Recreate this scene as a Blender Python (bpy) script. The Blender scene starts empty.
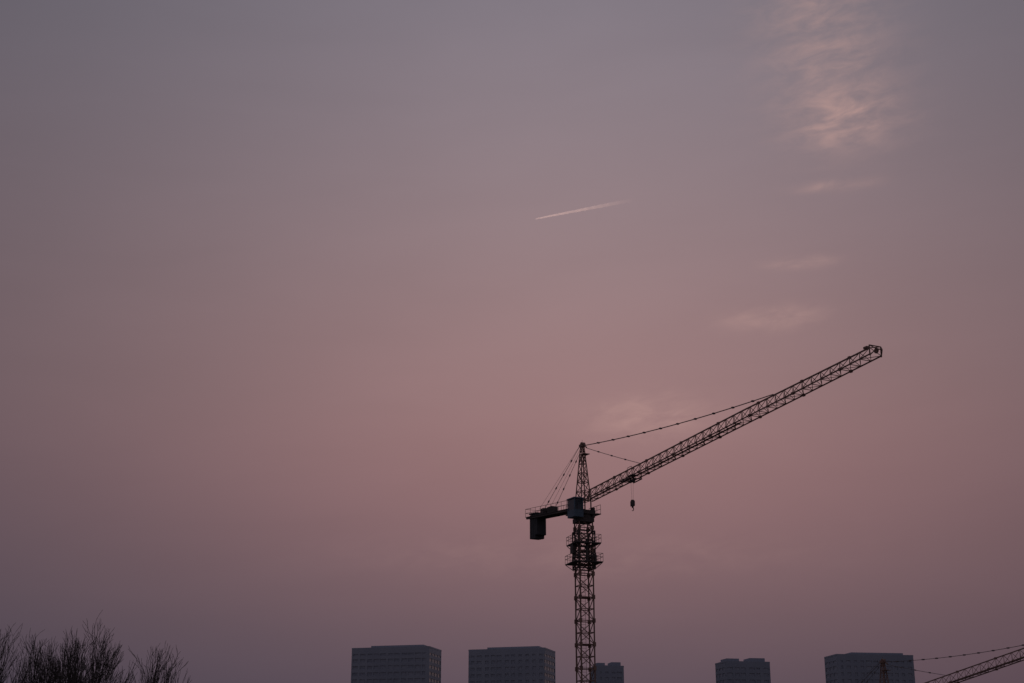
import bpy, math, random
from mathutils import Vector, Matrix
scene = bpy.context.scene
scene.view_settings.view_transform = 'Standard'
scene.view_settings.look = 'None'
scene.view_settings.exposure = 0

def lin(c):
    out = []
    for v in c:
        v = v/255.0
        out.append(v/12.92 if v <= 0.04045 else ((v+0.055)/1.055)**2.4)
    return (*out, 1.0)

# ------------------------------------------------------------------ materials
def mat(name, c1, c2, scale=3.0, rough=0.7, metal=0.0, bump=0.1, detail=6):
    m = bpy.data.materials.new(name); m.use_nodes = True
    nt = m.node_tree; b = nt.nodes['Principled BSDF']
    tc = nt.nodes.new('ShaderNodeTexCoord')
    n = nt.nodes.new('ShaderNodeTexNoise'); n.inputs['Scale'].default_value = scale
    n.inputs['Detail'].default_value = detail
    r = nt.nodes.new('ShaderNodeValToRGB')
    r.color_ramp.elements[0].position = 0.35; r.color_ramp.elements[1].position = 0.65
    r.color_ramp.elements[0].color = (*c1, 1); r.color_ramp.elements[1].color = (*c2, 1)
    nt.links.new(tc.outputs['Object'], n.inputs['Vector'])
    nt.links.new(n.outputs['Fac'], r.inputs['Fac'])
    nt.links.new(r.outputs['Color'], b.inputs['Base Color'])
    b.inputs['Roughness'].default_value = rough
    b.inputs['Metallic'].default_value = metal
    if bump:
        bp = nt.nodes.new('ShaderNodeBump'); bp.inputs['Strength'].default_value = bump
        nt.links.new(n.outputs['Fac'], bp.inputs['Height'])
        nt.links.new(bp.outputs['Normal'], b.inputs['Normal'])
    return m

M_STEEL = mat('painted_steel', (0.22,0.135,0.11), (0.33,0.21,0.16), 1.5, 0.75)
M_DARK = mat('dark_steel', (0.075,0.065,0.063), (0.12,0.10,0.09), 2, 0.8)
M_CABLE = mat('steel_cable', (0.16,0.14,0.14), (0.20,0.18,0.18), 2, 0.7)
M_CAB = mat('cab_paint', (0.085,0.14,0.19), (0.12,0.185,0.24), 2, 0.55)
M_GLASS = mat('cab_glass', (0.05,0.07,0.09), (0.07,0.09,0.11), 1, 0.2)
M_CONC = mat('concrete', (0.05,0.055,0.06), (0.08,0.085,0.09), 1.2, 0.9)
M_WALL = mat('facade_render', (0.33,0.37,0.44), (0.40,0.44,0.51), 0.05, 0.9, bump=0)
M_WALL2 = mat('facade_render_b', (0.31,0.35,0.42), (0.36,0.40,0.47), 0.05, 0.9, bump=0)
M_WIN = mat('window_glass', (0.29,0.33,0.40), (0.37,0.41,0.48), 0.25, 0.55, bump=0)
M_BARK = mat('bark', (0.05,0.042,0.038), (0.085,0.07,0.062), 8, 0.9)
M_GROUND = mat('earth', (0.05,0.045,0.035), (0.11,0.095,0.075), 0.08, 0.95, detail=10)

# ------------------------------------------------------------------ mesh builder
class Geo:
    def __init__(s): s.v=[]; s.f=[]
    def tube(s, a, b, r, r2=None, n=4):
        a=Vector(a); b=Vector(b)
        if r2 is None: r2=r
        d=b-a
        if d.length<1e-6: return
        d.normalize()
        up=Vector((0,0,1)) if abs(d.z)<0.95 else Vector((1,0,0))
        x=d.cross(up).normalized(); y=d.cross(x)
        i=len(s.v)
        for c,rr in ((a,r),(b,r2)):
            for k in range(n):
                t=2*math.pi*(k+0.5)/n
                s.v.append(c+x*math.cos(t)*rr+y*math.sin(t)*rr)
        for k in range(n):
            s.f.append((i+k,i+(k+1)%n,i+n+(k+1)%n,i+n+k))
        s.f.append(tuple(i+k for k in reversed(range(n)))); s.f.append(tuple(i+n+k for k in range(n)))
    def box(s, c, ax, ay, az, hx, hy, hz):
        c=Vector(c); i=len(s.v)
        for sz in (-1,1):
            for sx,sy in ((-1,-1),(1,-1),(1,1),(-1,1)):
                s.v.append(c+ax*hx*sx+ay*hy*sy+az*hz*sz)
        for f in ((3,2,1,0),(4,5,6,7),(0,1,5,4),(1,2,6,5),(2,3,7,6),(3,0,4,7)):
            s.f.append(tuple(i+k for k in f))
    def make(s, name, m, parent=None, bevel=0):
        me=bpy.data.meshes.new(name); me.from_pydata([tuple(v) for v in s.v],[],s.f)
        me.materials.append(m); me.update()
        o=bpy.data.objects.new(name, me); scene.collection.objects.link(o)
        if parent: o.parent=parent
        if bevel:
            bm=o.modifiers.new('bevel','BEVEL'); bm.width=bevel; bm.segments=2
        return o
Z=Vector((0,0,1)); X=Vector((1,0,0)); Y=Vector((0,1,0))
def empty(name, loc):
    e=bpy.data.objects.new(name,None); scene.collection.objects.link(e); e.location=loc
    e.empty_display_size=1; return e

# ------------------------------------------------------------------ tower crane
def tower_crane(base, d, jib_z, slope, L, cj_len, cat_h, mast_w, mast_rot, long_a, short_a, trolley_a, hook_drop, frame=True):
    e=empty('tower_crane', base)
    d=Vector((d[0],d[1],0)).normalized()
    s=Vector((d.y,-d.x,0))          # side vector
    if s.x>0: s=-s                 # towards the cab side
    P=lambda a,sd,z: d*a+s*sd+Z*z
    ring=jib_z-1.75
    # --- mast
    g=Geo(); mx=Vector((math.cos(mast_rot),math.sin(mast_rot),0)); my=Vector((-mx.y,mx.x,0))
    h=mast_w/2
    cs=[mx*h+my*h,-mx*h+my*h,-mx*h-my*h,mx*h-my*h]
    for c in cs: g.tube(c,c+Z*(ring-0.3),0.10)
    z=0.0; k=0; bay=1.15
    while z<ring-0.6:
        z2=min(z+bay,ring-0.35)
        for i in range(4):
            a,b=cs[i],cs[(i+1)%4]
            g.tube(a+Z*z,b+Z*z,0.055)
            if (k+i)%2: g.tube(a+Z*z,b+Z*z2,0.045)
            else: g.tube(b+Z*z,a+Z*z2,0.045)
        if k%2==0:
            for c in cs: g.box(c+Z*z,mx,my,Z,0.125,0.125,0.2)
        # inner ladder
        for rr in (-0.22,0.22): g.tube(mx*rr+my*0.4+Z*z,mx*rr+my*0.4+Z*z2,0.025)
        for q in range(4):
            zz=z+(z2-z)*q/4; g.tube(mx*-0.22+my*0.4+Z*zz,mx*0.22+my*0.4+Z*zz,0.018)
        if k%4==2:
            g.box(my*0.3+mx*0.1+Z*(z+0.05),mx,my,Z,0.5,0.3,0.03)
        z=z2;k+=1
    # power cable clipped to one leg
    prev=None
    for q in range(int(ring/1.0)):
        p=-mx*(h+0.14+0.04*math.sin(q*2.1))+my*0.1+Z*q
        if prev is not None: g.tube(prev,p,0.03)
        prev=p
    g.make('mast',M_STEEL,e)
    g=Geo(); g.box(Z*0.35,mx,my,Z,2.6,2.6,0.35); g.make('foundation_block',M_CONC,e,0.05)
    # --- climbing frame with catwalks
    def catwalk(g,z,hw,rail=1.0):
        for i,(a,b) in enumerate(((mx,my),(-mx,my),(my,mx),(-my,mx))):
            w=hw-(h+0.2)
            ln=hw if i<2 else h+0.19
            g.box(a*((hw+h+0.2)/2)+Z*z,a,b,Z,w/2,ln,0.05)
        cc=[mx*hw+my*hw,-mx*hw+my*hw,-mx*hw-my*hw,mx*hw-my*hw]
        for i in range(4):
            a,b=cc[i],cc[(i+1)%4]
            for zz in (0.5,rail): g.tube(a+Z*(z+zz),b+Z*(z+zz),0.025)
            for q in range(4):
                p=a.lerp(b,q/4); g.tube(p+Z*z,p+Z*(z+rail),0.025)
            g.tube(cs[i]*1.15+Z*(z-0.7),a*0.97+Z*(z-0.05),0.04)
    if frame:
        g=Geo(); t=ring-1.5; bt=ring-5.2; hh=h+0.17
        fc=[mx*hh+my*hh,-mx*hh+my*hh,-mx*hh-my*hh,mx*hh-my*hh]
        for c in fc: g.tube(c+Z*bt,c+Z*t,0.095)
        n=3
        for q in range(n+1):
            z=bt+(t-bt)*q/n
            for i in range(4):
                a,b=fc[i],fc[(i+1)%4]
                g.tube(a+Z*z,b+Z*z,0.08)
                if q<n:
                    z2=bt+(t-bt)*(q+1)/n
                    g.tube(a+Z*z,b+Z*z2,0.05); g.tube(b+Z*z,a+Z*z2,0.05)
        catwalk(g,bt+0.55,h+0.78,0.85); catwalk(g,t-1.25,h+0.66,0.85)
        g.box(-mx*(hh+0.25)+Z*(bt+2.0),mx,my,Z,0.2,0.4,0.5)
        g.box(mx*(hh+0.25)+my*0.2+Z*(bt+1.1),mx,my,Z,0.2,0.35,0.35)
        g.tube(my*-hh+Z*(bt+0.6),my*-hh+Z*(t-0.8),0.14,n=8)
        g.make('climbing_frame',M_DARK,e)
    # --- slewing unit
    g=Geo()
    g.box(Z*(ring-0.35),mx,my,Z,h+0.15,h+0.15,0.22)
    g.tube(Z*(ring-0.12),Z*(ring+0.18),0.9,n=24)
    g.box(Z*(ring+0.4),d,s,Z,1.0,0.85,0.2)
    g.tube(P(0.75,-0.7,ring-0.1),P(0.75,-0.7,ring+0.9),0.2,n=10)
    for sd in (-1,1):
        g.box(P(0,sd*1.12,ring+0.25),d,s,Z,1.2,0.26,0.04)
        for a in (-1.15,-0.4,0.4,1.15): g.tube(P(a,sd*1.35,ring+0.25),P(a,sd*1.35,ring+1.2),0.025)
        for zz in (0.75,1.2): g.tube(P(-1.15,sd*1.35,ring+zz),P(1.15,sd*1.35,ring+zz),0.025)
    for a in (-0.6,0.6):
        for sd in (-0.55,0.55): g.tube(P(a,sd,ring+0.5),P(a,sd,jib_z+0.1),0.09)
    g.make('slewing_platform',M_DARK,e)
    # --- cathead
    g=Geo(); zt=jib_z+cat_h; zb=jib_z-0.1
    bt=[P(0.6,0.55,zb),P(-0.6,0.55,zb),P(-0.6,-0.55,zb),P(0.6,-0.55,zb)]
    tp=[P(0.13,0.13,zt),P(-0.13,0.13,zt),P(-0.13,-0.13,zt),P(0.13,-0.13,zt)]
    for a,b in zip(bt,tp): g.tube(a,b,0.08,0.065)
    n=6
    for q in range(n):
        f=q/n; f2=(q+1)/n
        for i in range(4):
            j=(i+1)%4
            g.tube(bt[i].lerp(tp[i],f),bt[j].lerp(tp[j],f),0.042)
            g.tube(bt[i].lerp(tp[i],f),bt[j].lerp(tp[j],f2),0.038)
            if q%2==0: g.tube(bt[j].lerp(tp[j],f),bt[i].lerp(tp[i],f2),0.033)
    g.box(Z*zt,d,s,Z,0.28,0.24,0.14)
    g.tube(P(0.1,-0.2,zt+0.12),P(0.1,0.2,zt+0.12),0.22,n=12)
    g.tube(P(0.3,0,zt),P(0.9,0,zt-0.35),0.06)
    g.box(P(0.5,0,zt-1.0),d,s,Z,0.4,0.36,0.03)
    g.tube(P(0,0,zt+0.1),P(0,0,zt+0.6),0.018)
    g.make('cathead',M_STEEL,e)
    # --- jib
    J=lambda a,sd,u: d*a+s*sd+Z*(jib_z-0.30+slope*a+u)
    g=Geo(); w=0.56; H=1.0; a0=0.9; npan=int((L-a0)/1.15); st=(L-a0)/npan
    hj=lambda a: H if a<L*0.62 else H-0.22*(a-L*0.62)/(L*0.38)
    for q in range(npan):
        a=a0+q*st; b=a+st; m=(a+b)/2
        for sd in (-w,w):
            g.tube(J(a,sd,0),J(b,sd,0),0.062)
            g.tube(J(a,sd,0),J(m,0,hj(m)),0.033)
            g.tube(J(b,sd,0),J(m,0,hj(m)),0.033)
        g.tube(J(a,-w,0),J(a,w,0),0.034)
        if q%2: g.tube(J(a,-w,0),J(b,w,0),0.028)
        else: g.tube(J(a,w,0),J(b,-w,0),0.028)
        if q<npan-1: g.tube(J(m,0,hj(m)),J(m+st,0,hj(m+st)),0.072)
        if q%5==4:
            for sd in (-w,w): g.box(J(a,sd,0),d,s,Z,0.13,0.085,0.1)
            g.box(J(m,0,hj(m)),d,s,Z,0.13,0.085,0.1)
    g.tube(J(a0,0.0,0),J(a0+st/2,0,H),0.08)
    # walkway mesh inside the jib
    g.box(J(L*0.32,0.0,0.06),(d+Z*slope).normalized(),s,Z,L*0.29,0.12,0.02)
    # jib end frame and sheave
    for sd in (-w,w):
        g.tube(J(L,sd,-0.1),J(L,sd,0.72),0.06); g.tube(J(L-st/2,0,hj(L)),J(L,sd,0.72),0.04)
        g.tube(J(L,sd,0.72),J(L+0.45,sd*0.5,0.3),0.045); g.tube(J(L,sd,-0.08),J(L+0.45,sd*0.5,0.3),0.045)
    g.tube(J(L,-w,0.72),J(L,w,0.72),0.045); g.tube(J(L+0.45,-w/2,0.3),J(L+0.45,w/2,0.3),0.05)
    g.tube(J(L+0.12,-0.05,0.3),J(L+0.12,0.05,0.3),0.22,n=12)
    g.box(J(L-1.0,0,hj(L)+0.16),d,s,Z,0.2,0.1,0.08)
    g.make('jib',M_STEEL,e)
    # --- counter jib
    C=lambda c,sd,u: -d*c+s*sd+Z*(jib_z-0.9+0.075*c+u)
    g=Geo()
    for sd in (-0.62,0.62):
        g.tube(C(0.7,sd,0),C(cj_len,sd,0),0.12)
        n=9
        for q in range(n+1):
            c=0.9+(cj_len-0.9)*q/n
            g.tube(C(c,sd*1.25,0.1),C(c,sd*1.25,1.0),0.024)
            if sd>0: g.tube(C(c,-0.62,0),C(c,0.62,0),0.06)
            if q<n and sd>0: g.tube(C(c,-0.62,0),C(c+(cj_len-0.9)/n,0.62,0),0.045)
        for u in (0.55,1.0): g.tube(C(0.9,sd*1.25,u),C(cj_len,sd*1.25,u),0.024)
    g.box(C((cj_len+0.9)/2,0,0.13),(-d+Z*0.075).normalized(),s,Z,(cj_len-0.9)/2,0.77,0.03)
    for u in (0.55,1.0): g.tube(C(cj_len,-0.77,u),C(cj_len,0.77,u),0.024)
    g.make('counter_jib',M_DARK,e)
    g=Geo()
    for q in range(4):
        c=cj_len-0.75-q*0.42
        hz=1.28 if q<3 else 1.1
        g.box(C(c,0,0.3-hz),d,s,Z,0.2,0.56,hz)
        g.box(C(c,0,0.42),d,s,Z,0.1,0.7,0.09)
    g.make('counterweight',M_CONC,e,0.04)
    g=Geo()
    g.tube(C(cj_len-3.6,-0.45,0.55),C(cj_len-3.6,0.35,0.55),0.3,n=14)
    g.box(C(cj_len-3.6,0.55,0.45),d,s,Z,0.35,0.18,0.3)
    g.box(C(cj_len-4.8,0.1,0.5),d,s,Z,0.5,0.4,0.34)
    g.box(C(cj_len-2.85,0,0.3),d,s,Z,0.25,0.5,0.14)
    g.make('hoist_winch',M_DARK,e,0.03)
    # --- operator cab
    g=Geo(); cz=jib_z-1.0; ca=0.5; cd=1.2
    g.box(P(ca,cd,cz-0.62),d,s,Z,0.72,0.52,0.36)
    g.box(P(ca,cd,cz+0.92),d,s,Z,0.78,0.58,0.06)
    for a in (-0.67,0.67):
        for sd in (-0.47,0.47): g.box(P(ca+a,cd+sd,cz+0.3),d,s,Z,0.05,0.05,0.56)
    g.box(P(ca-0.55,cd,cz+0.3),d,s,Z,0.08,0.41,0.558)
    g.make('operator_cab',M_CAB,e,0.02)
    g=Geo(); g.box(P(ca+0.03,cd,cz+0.3),d,s,Z,0.6,0.45,0.555); g.make('cab_window',M_GLASS,e)
    # --- tie bars with joints
    g=Geo()
    def tie(p,q,r,joint,sag=0.0,n=14):
        prev=p
        for k in range(1,n+1):
            t=k/n; c=p.lerp(q,t)-Z*sag*4*t*(1-t)
            g.tube(prev,c,r)
            if joint and k%2==0 and k<n:
                dd=(q-p).normalized(); g.box(c,dd,s,dd.cross(s),0.13,0.04,0.065)
            prev=c
    top=P(0.35,0,zt-0.05)
    for sd in (-0.08,0.08):
        tie(top+s*sd,J(long_a,sd*0.6,hj(long_a)+0.1),0.025,True,0.35,22)
    tie(P(0.7,0,zt-0.35),J(short_a,0,H+0.1),0.034,True,0.05,8)
    for sd in (-0.62,0.62):
        tie(P(-0.3,sd*0.3,zt-0.1),C(cj_len-3.3,sd,0.1),0.022,True,0.0,10)
        tie(P(-0.3,sd*0.2,zt+0.05),C(cj_len-1.9,sd,0.1),0.012,False,0.0,4)
    g.make('tie_bars',M_CABLE,e)
    # --- trolley, hoist rope, hook block
    g=Geo(); ta=trolley_a
    for a in (-0.6,0.6):
        g.tube(J(ta+a,-w-0.1,-0.16),J(ta+a,w+0.1,-0.16),0.05)
        for sd in (-w-0.08,w+0.08): g.tube(J(ta+a,sd-0.04,-0.0),J(ta+a,sd+0.04,-0.0),0.11,n=10)
    for sd in (-w-0.08,w+0.08): g.tube(J(ta-0.75,sd,-0.18),J(ta+0.75,sd,-0.18),0.06)
    for a in (-0.25,0.25): g.tube(J(ta+a,-0.06,-0.22),J(ta+a,0.06,-0.22),0.18,n=12)
    g.box(J(ta+1.1,0.7,-0.1),d,s,Z,0.42,0.26,0.035)
    for a in (0.72,1.48): g.tube(J(ta+a,0.95,-0.1),J(ta+a,0.95,0.7),0.025)
    g.tube(J(ta+0.72,0.95,0.7),J(ta+1.48,0.95,0.7),0.025)
    g.make('trolley',M_DARK,e)
    g=Geo()
    for a in (-0.2,0.2): g.tube(J(ta+a,0,-0.3),J(ta+a*0.6,0,-hook_drop+0.3),0.012)
    g.tube(J(a0,0,0.35),J(ta,0,-0.1),0.012); g.tube(J(ta,0,-0.1),J(L,0,0.35),0.012)
    g.make('hoist_rope',M_CABLE,e)
    g=Geo(); hb=J(ta,0,-hook_drop)
    g.box(hb+Z*0.05,d,s,Z,0.24,0.11,0.24); 
    g.tube(hb+s*-0.09+Z*0.22,hb+s*0.09+Z*0.22,0.22,n=14)
    g.tube(hb-Z*0.18,hb-Z*0.36,0.12,0.08,n=8)
    prev=None
    for k in range(10):
        t=math.radians(90-k*27); p=hb-Z*0.5+d*math.cos(t)*0.15+Z*math.sin(t)*0.15
        if prev is not None: g.tube(prev,p,0.05*(1-k*0.05),n=6)
        prev=p
    g.make('hook_block',M_DARK,e)
    return e

tower_crane((7.2,142,0),(0.456,-0.89),30.5,0.076,44.4,11.1,5.65,1.4,math.radians(17),31.8,10.8,9.4,2.5)
tower_crane((43.4,170,0),(0.40,-0.80),12.3,0.165,44.0,11.4,4.7,1.1,math.radians(35),24.0,10.0,33.0,3.0)

# ------------------------------------------------------------------ buildings
def tower_block(cx, cy, w, dp, h, rot, m, seed, roof='plant'):
    rnd=random.Random(seed)
    e=empty('apartment_building',(cx,cy,0))
    ax=Vector((math.cos(rot),math.sin(rot),0)); ay=Vector((-ax.y,ax.x,0))
    g=Geo(); g.box(Z*(h/2-0.5),ax,ay,Z,w/2-0.22,dp/2-0.22,h/2-0.5); g.make('window_glazing',M_WIN,e)
    g=Geo(); fl=3.1; nf=int(h/fl)
    for k in range(nf+1):
        z=h-k*fl-0.5
        if z<0.6: break
        hh=0.75 if k else 1.3
        for sgn in (-1,1):
            g.box(ay*sgn*(dp/2-0.1)+Z*z,ax,ay,Z,w/2,0.1,hh)
            g.box(ax*sgn*(w/2-0.1)+Z*z,ax,ay,Z,0.1,dp/2-0.205,hh)
    nx=max(4,int(w/3.3)); ny=max(3,int(dp/4.2))
    for sgn in (-1,1):
        for i in range(nx+1):
            x=-w/2+0.5+(w-1.0)*i/nx+rnd.uniform(-.3,.3)
            pw=rnd.choice((0.35,0.55,0.9))
            x=max(-w/2+pw,min(w/2-pw,x))
            g.box(ax*x+ay*sgn*(dp/2-0.02)+Z*(h/2-0.15),ax,ay,Z,pw,0.04,h/2-0.15)
        for i in range(ny+1):
            y=-dp/2+0.6+(dp-1.2)*i/ny
            g.box(ax*sgn*(w/2-0.02)+ay*y+Z*(h/2-0.15),ax,ay,Z,0.04,0.5,h/2-0.15)
    g.make('facade',m,e)
    g=Geo()
    g.box(Z*(h+0.3),ax,ay,Z,w/2-0.3,dp/2-0.3,0.12)
    for sgn in (-1,1):
        g.box(ay*sgn*(dp/2-0.15)+Z*(h+0.8),ax,ay,Z,w/2+0.1,0.12,0.35)
        g.box(ax*sgn*(w/2-0.03)+Z*(h+0.8),ax,ay,Z,0.12,dp/2-0.275,0.35)
    if roof=='plant':
        g.box(ax*w*0.06+ay*dp*0.0+Z*(h+1.35),ax,ay,Z,w*0.34,dp*0.33,0.9)
    elif roof=='step':
        g.box(-ax*w*0.28+Z*(h+1.5),ax,ay,Z,w*0.14,dp*0.3,1.1)
        g.box(ax*w*0.27+Z*(h+1.7),ax,ay,Z,w*0.17,dp*0.3,1.3)
    for i in range(6):
        x=rnd.uniform(-w*0.42,w*0.42); y=rnd.uniform(-dp*0.35,0)
        g.box(ax*x+ay*y+Z*(h+0.8),ax,ay,Z,rnd.uniform(0.5,1.4),0.8,rnd.uniform(0.4,0.7))
    g.make('roof',m,e)
r=math.radians
tower_block(-55.6,700,38.8,20,69.9,r(-14),M_WALL,1)
tower_block(0.1,700,37.8,20,69.2,r(-16),M_WALL,2)
tower_block(46,705,13.5,13,62.0,r(10),M_WALL2,3,'step')
tower_block(111,700,22.5,14,63.5,r(12),M_WALL2,4,'step')
tower_block(172,700,38.5,16,66.6,r(9),M_WALL2,5)

# ------------------------------------------------------------------ bare trees
def bare_tree(x,y,H,R,seed,nl=8):
    rnd=random.Random(seed); segs=[]; LV=5
    def grow(p,dr,ln,rad,lv):
        n=4 if lv<3 else 3
        bend=Vector((rnd.gauss(0,.05),rnd.gauss(0,.05),0.05))
        tipr=rad*(0.6 if lv<LV else 0.35)
        for k in range(n):
            jit=0.045+0.012*lv
            dr=(dr+bend+Vector((rnd.gauss(0,jit),rnd.gauss(0,jit),rnd.gauss(0,jit)))).normalized()
            q=p+dr*ln/n; ra=rad+(tipr-rad)*k/n; rb=rad+(tipr-rad)*(k+1)/n
            segs.append((p,q,ra,rb)); p=q
            if lv<LV and k>=1:
                for _ in range(1 if lv<4 else rnd.choice((0,1,1))):
                    ang=rnd.uniform(0.25,0.65); ph=rnd.uniform(0,6.283)
                    a=dr.cross(Vector((rnd.random()+.1,rnd.random(),.3))).normalized(); b=dr.cross(a)
                    nd=dr*math.cos(ang)+(a*math.cos(ph)+b*math.sin(ph))*math.sin(ang)
                    nd.z=max(nd.z,0.0)+0.15
                    grow(p,nd.normalized(),ln*rnd.uniform(.55,.78),rb*rnd.uniform(.5,.7),lv+1)
        if lv<LV:
            for _ in range(2 if lv<4 else 1):
                nd=(dr+Vector((rnd.gauss(0,.22),rnd.gauss(0,.22),.08))).normalized()
                grow(p,nd,ln*rnd.uniform(.6,.85),tipr*rnd.uniform(.7,.95),lv+1)
    t0=Vector((0,0,1.3)); segs.append((Vector((0,0,0)),t0,0.2,0.16))
    for i in range(nl):
        ph=i*2.4+rnd.uniform(-.3,.3); sp=rnd.uniform(0.2,0.95) if i else 0.05
        dr=Vector((math.cos(ph)*math.sin(sp),math.sin(ph)*math.sin(sp),math.cos(sp)))
        grow(t0-Z*rnd.uniform(0,.3),dr,2.0*rnd.uniform(.85,1.0)*(1.0 if sp<.6 else .9),0.055,1)
    mz=sorted(s[1].z for s in segs)[int(len(segs)*0.975)]
    mr=sorted(math.hypot(s[1].x,s[1].y) for s in segs)[int(len(segs)*0.96)]
    def T(p):
        u=p.z/mz; v=math.hypot(p.x,p.y)/mr
        if u>0.92: u=0.92+(u-0.92)*0.6
        k=1.0 if v<0.9 else (0.9+(v-0.9)*0.6)/v
        return Vector((p.x/mr*R*k,p.y/mr*R*k,u*H))
    g=Geo()
    for p,q,ra,rb in segs:
        g.tube(T(p),T(q),max(ra*.9,0.0065),max(rb*.9,0.004),n=5 if ra>0.03 else 3)
    o=g.make('bare_tree',M_BARK); o.location=(x,y,0)
for t in ((-16.9,45,6.75,1.9,11,9),(-13.5,45,6.55,2.2,23,10),(-11.5,46,5.95,1.6,37,7),(-15.3,50,6.35,1.9,41,6)):
    bare_tree(*t)

# ------------------------------------------------------------------ ground
g=Geo(); g.v=[Vector((-30000,-30000,0)),Vector((30000,-30000,0)),Vector((30000,30000,0)),Vector((-30000,30000,0))]; g.f=[(0,1,2,3)]
g.make('ground',M_GROUND)

# ------------------------------------------------------------------ contrail
def contrail():
    rnd=random.Random(5)
    A=Vector((374,21413,9000)); B=Vector((1940,20620,9000)); d=(B-A).normalized(); ln=(B-A).length
    s=Vector((-d.y,d.x,0)); n=60; k=10; g=Geo()
    for i in range(n+1):
        t=i/n; rr=8+22*t**0.7; rr*=rnd.uniform(.9,1.1)
        if i==0: rr=1
        c=d*ln*t+Z*rnd.gauss(0,1.0)
        for j in range(k):
            a=2*math.pi*j/k; g.v.append(c+s*math.cos(a)*rr+Z*math.sin(a)*rr)
    for i in range(n):
        for j in range(k): g.f.append((i*k+j,i*k+(j+1)%k,(i+1)*k+(j+1)%k,(i+1)*k+j))
    m=bpy.data.materials.new('ice_vapour_sun_glow'); m.use_nodes=True; nt=m.node_tree; nt.nodes.clear()
    N=nt.nodes.new; Lk=nt.links.new
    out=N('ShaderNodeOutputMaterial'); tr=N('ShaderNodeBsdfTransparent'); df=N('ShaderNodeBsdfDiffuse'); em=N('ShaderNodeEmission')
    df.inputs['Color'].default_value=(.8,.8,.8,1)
    em.inputs['Color'].default_value=(1,.66,.60,1); em.inputs['Strength'].default_value=0.44  # warm emission stands in for sunlight still reaching the trail at altitude
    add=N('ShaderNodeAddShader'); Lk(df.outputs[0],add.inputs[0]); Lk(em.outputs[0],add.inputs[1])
    mix=N('ShaderNodeMixShader'); Lk(tr.outputs[0],mix.inputs[1]); Lk(add.outputs[0],mix.inputs[2]); Lk(mix.outputs[0],out.inputs[0])
    tc=N('ShaderNodeTexCoord'); sep=N('ShaderNodeSeparateXYZ'); Lk(tc.outputs['Object'],sep.inputs[0])
    rp=N('ShaderNodeValToRGB'); mr=N('ShaderNodeMapRange'); mr.inputs['From Min'].default_value=0; mr.inputs['From Max'].default_value=1566
    Lk(sep.outputs['X'],mr.inputs['Value']); Lk(mr.outputs[0],rp.inputs[0])
    el=rp.color_ramp.elements; el[0].position=0; el[0].color=(.5,.5,.5,1); el[1].position=1; el[1].color=(0,0,0,1)
    for p,v in ((.1,.8),(.45,.62),(.7,.36),(.88,.12)):
        q=el.new(p); q.color=(v,v,v,1)
    nz=N('ShaderNodeTexNoise'); nz.inputs['Scale'].default_value=0.012; Lk(tc.outputs['Object'],nz.inputs['Vector'])
    mu=N('ShaderNodeMath'); mu.operation='MULTIPLY'; ma=N('ShaderNodeMapRange'); ma.inputs['From Min'].default_value=.3; ma.inputs['From Max'].default_value=.6; ma.inputs['To Min'].default_value=.6
    Lk(nz.outputs['Fac'],ma.inputs['Value']); Lk(ma.outputs[0],mu.inputs[0]); Lk(rp.outputs[0],mu.inputs[1])
    m2=N('ShaderNodeMath'); m2.operation='MULTIPLY'; m2.inputs[1].default_value=0.6; Lk(mu.outputs[0],m2.inputs[0])
    Lk(m2.outputs[0],mix.inputs[0])
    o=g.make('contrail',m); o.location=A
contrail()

# ------------------------------------------------------------------ world sky
w=bpy.data.worlds.new('World'); scene.world=w; w.use_nodes=True; nt=w.node_tree; nt.nodes.clear()
N=nt.nodes.new; Lk=nt.links.new
def inp(sock,v):
    if isinstance(v,(int,float)): sock.default_value=v
    else: Lk(v,sock)
def M(op,a,b=0.0,c=None):
    n=N('ShaderNodeMath'); n.operation=op; inp(n.inputs[0],a)
    inp(n.inputs[1],b)
    if c is not None: inp(n.inputs[2],c)
    return n.outputs[0]
def mixc(f,a,b,mode='MIX'):
    n=N('ShaderNodeMix'); n.data_type='RGBA'; n.blend_type=mode
    inp(n.inputs[0],f)
    for s_,v in ((n.inputs[6],a),(n.inputs[7],b)):
        if isinstance(v,tuple): s_.default_value=v
        else: Lk(v,s_)
    return n.outputs[2]
tc=N('ShaderNodeTexCoord'); nrm=N('ShaderNodeVectorMath'); nrm.operation='NORMALIZE'; Lk(tc.outputs['Generated'],nrm.inputs[0])
sep=N('ShaderNodeSeparateXYZ'); Lk(nrm.outputs[0],sep.inputs[0])
x,y,z=sep.outputs
DEG=180/math.pi
az=M('MULTIPLY',M('ARCTAN2',x,y),DEG); el=M('MULTIPLY',M('ARCSINE',z),DEG)
def ramp(stops):
    n=N('ShaderNodeValToRGB'); n.color_ramp.interpolation='B_SPLINE'; e=n.color_ramp.elements
    while len(e)>1: e.remove(e[-1])
    e[0].position=stops[0][0]; e[0].color=lin(stops[0][1])
    for p,c in stops[1:]:
        q=e.new(p); q.color=lin(c)
    Lk(M('DIVIDE',el,60.0),n.inputs[0]); return n.outputs[0]
near=ramp([(0.0,(84,74,86)),(4.4/60,(101,85,95)),(7.5/60,(121,96,102)),(11.6/60,(149,113,115)),(15.5/60,(155,121,121)),(21.5/60,(149,126,129)),(27.4/60,(143,129,136)),(34/60,(134,127,138)),(1.0,(112,112,127))])
far=ramp([(0.0,(64,61,75)),(4.4/60,(71,65,78)),(7.5/60,(79,70,81)),(11.6/60,(92,78,87)),(15.5/60,(99,85,92)),(21.5/60,(100,89,97)),(27.4/60,(97,91,101)),(34/60,(92,91,101)),(1.0,(82,85,100))])
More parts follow.
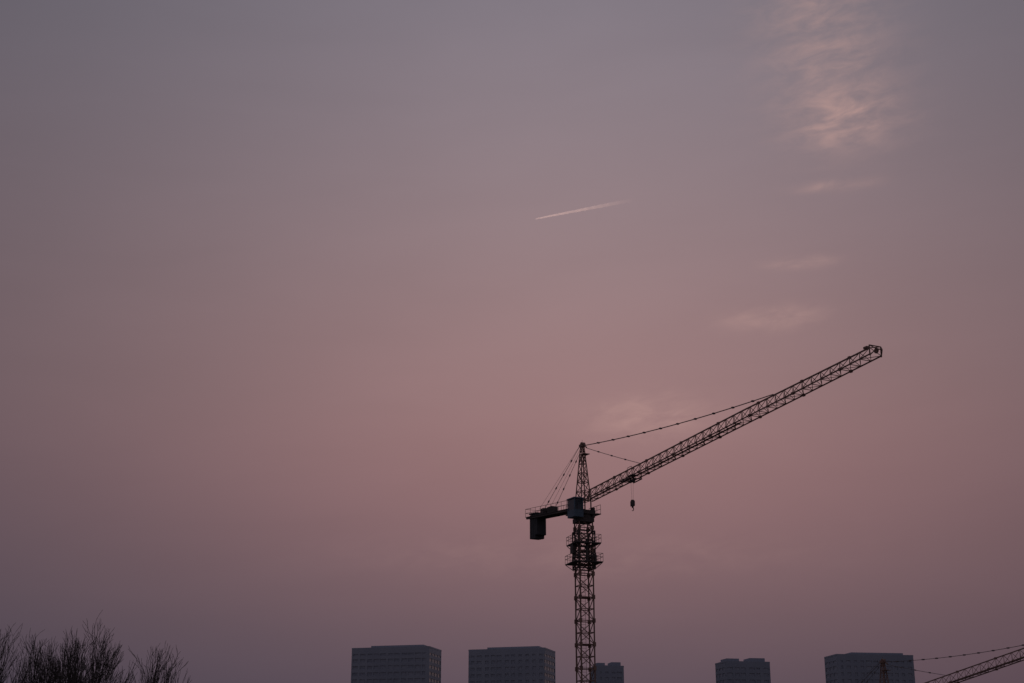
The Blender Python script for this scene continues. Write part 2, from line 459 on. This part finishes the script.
def gauss(a,e,sa,se):
    u=M('DIVIDE',M('SUBTRACT',az,a),sa); v=M('DIVIDE',M('SUBTRACT',el,e),se)
    return M('EXPONENT',M('MULTIPLY',M('ADD',M('MULTIPLY',u,u),M('MULTIPLY',v,v)),-1.0))
lobe=gauss(3.0,18.5,19.5,27.0)
sky=mixc(lobe,far,near)
cmb=N('ShaderNodeCombineXYZ'); Lk(M('MULTIPLY',az,0.10),cmb.inputs[0]); Lk(M('MULTIPLY',M('ADD',el,M('MULTIPLY',az,-0.06)),0.42),cmb.inputs[1])
hz=N('ShaderNodeTexNoise'); hz.inputs['Scale'].default_value=1.0; hz.inputs['Detail'].default_value=5; hz.inputs['Distortion'].default_value=0.4; Lk(cmb.outputs[0],hz.inputs['Vector'])
hf=M('MULTIPLY',M('SUBTRACT',hz.outputs['Fac'],0.5),0.10)
hm=N('ShaderNodeVectorMath'); hm.operation='SCALE'; Lk(sky,hm.inputs[0]); Lk(M('ADD',hf,1.0),hm.inputs[3]); sky=hm.outputs[0]
cm2=N('ShaderNodeCombineXYZ'); Lk(M('MULTIPLY',M('ADD',az,M('MULTIPLY',el,0.2)),0.6),cm2.inputs[0]); Lk(M('MULTIPLY',M('SUBTRACT',el,M('MULTIPLY',az,0.12)),1.6),cm2.inputs[1])
cn=N('ShaderNodeTexNoise'); cn.inputs['Scale'].default_value=1.0; cn.inputs['Detail'].default_value=9; cn.inputs['Roughness'].default_value=0.57; cn.inputs['Distortion'].default_value=0.35; Lk(cm2.outputs[0],cn.inputs['Vector'])
mr=N('ShaderNodeMapRange'); mr.interpolation_type='SMOOTHSTEP'; mr.inputs['From Min'].default_value=0.27; mr.inputs['From Max'].default_value=0.8; Lk(cn.outputs['Fac'],mr.inputs['Value'])
masks=None
for a,e,sa,se,k in ((14.6,25.9,2.0,0.9,0.55),(14.2,27.4,2.4,2.2,0.27),(13.7,31.0,2.4,3.6,0.38),(13.9,23.5,1.5,.22,.35),(12.2,20.6,1.2,.22,.45),(10.9,18.5,1.9,.45,.42),(5.6,14.8,2.3,.8,.5),(3.0,9.3,8,.8,.10)):
    q=M('MULTIPLY',gauss(a,e,sa,se),k); masks=q if masks is None else M('ADD',masks,q)
cl=M('MULTIPLY',masks,M('ADD',M('MULTIPLY',mr.outputs[0],1.0),0.12)); 
n=N('ShaderNodeClamp'); Lk(cl,n.inputs[0]); cl=n.outputs[0]
sky=mixc(cl,sky,lin((194,156,148)))
ns=N('ShaderNodeTexSky'); ns.sky_type='NISHITA'; ns.sun_disc=False; ns.sun_elevation=r(1.0); ns.sun_rotation=r(25); ns.air_density=1.5; ns.dust_density=4
nsS=N('ShaderNodeVectorMath'); nsS.operation='SCALE'; Lk(ns.outputs[0],nsS.inputs[0]); nsS.inputs[3].default_value=0.004
ad=N('ShaderNodeVectorMath'); ad.operation='ADD'; Lk(sky,ad.inputs[0]); Lk(nsS.outputs[0],ad.inputs[1])
bg=N('ShaderNodeBackground'); Lk(ad.outputs[0],bg.inputs[0]); bg.inputs[1].default_value=1.0
out=N('ShaderNodeOutputWorld'); Lk(bg.outputs[0],out.inputs[0])

# sun: just at the horizon, ahead and to the right
sd=bpy.data.lights.new('sun','SUN'); sd.energy=0.12; sd.angle=r(0.5); sd.color=(1,.6,.45)
so=bpy.data.objects.new('sun',sd); scene.collection.objects.link(so)
dirv=Vector((math.sin(r(25))*math.cos(r(1)),math.cos(r(25))*math.cos(r(1)),math.sin(r(1))))
so.rotation_euler=dirv.to_track_quat('Z','Y').to_euler()

# ------------------------------------------------------------------ camera
cd=bpy.data.cameras.new('camera'); cd.lens=50; cd.sensor_width=36; cd.clip_end=60000; cd.clip_start=0.5
co=bpy.data.objects.new('camera',cd); scene.collection.objects.link(co); co.location=(0,0,1.6)
co.rotation_euler=(r(90+17.87),0,0); scene.camera=co
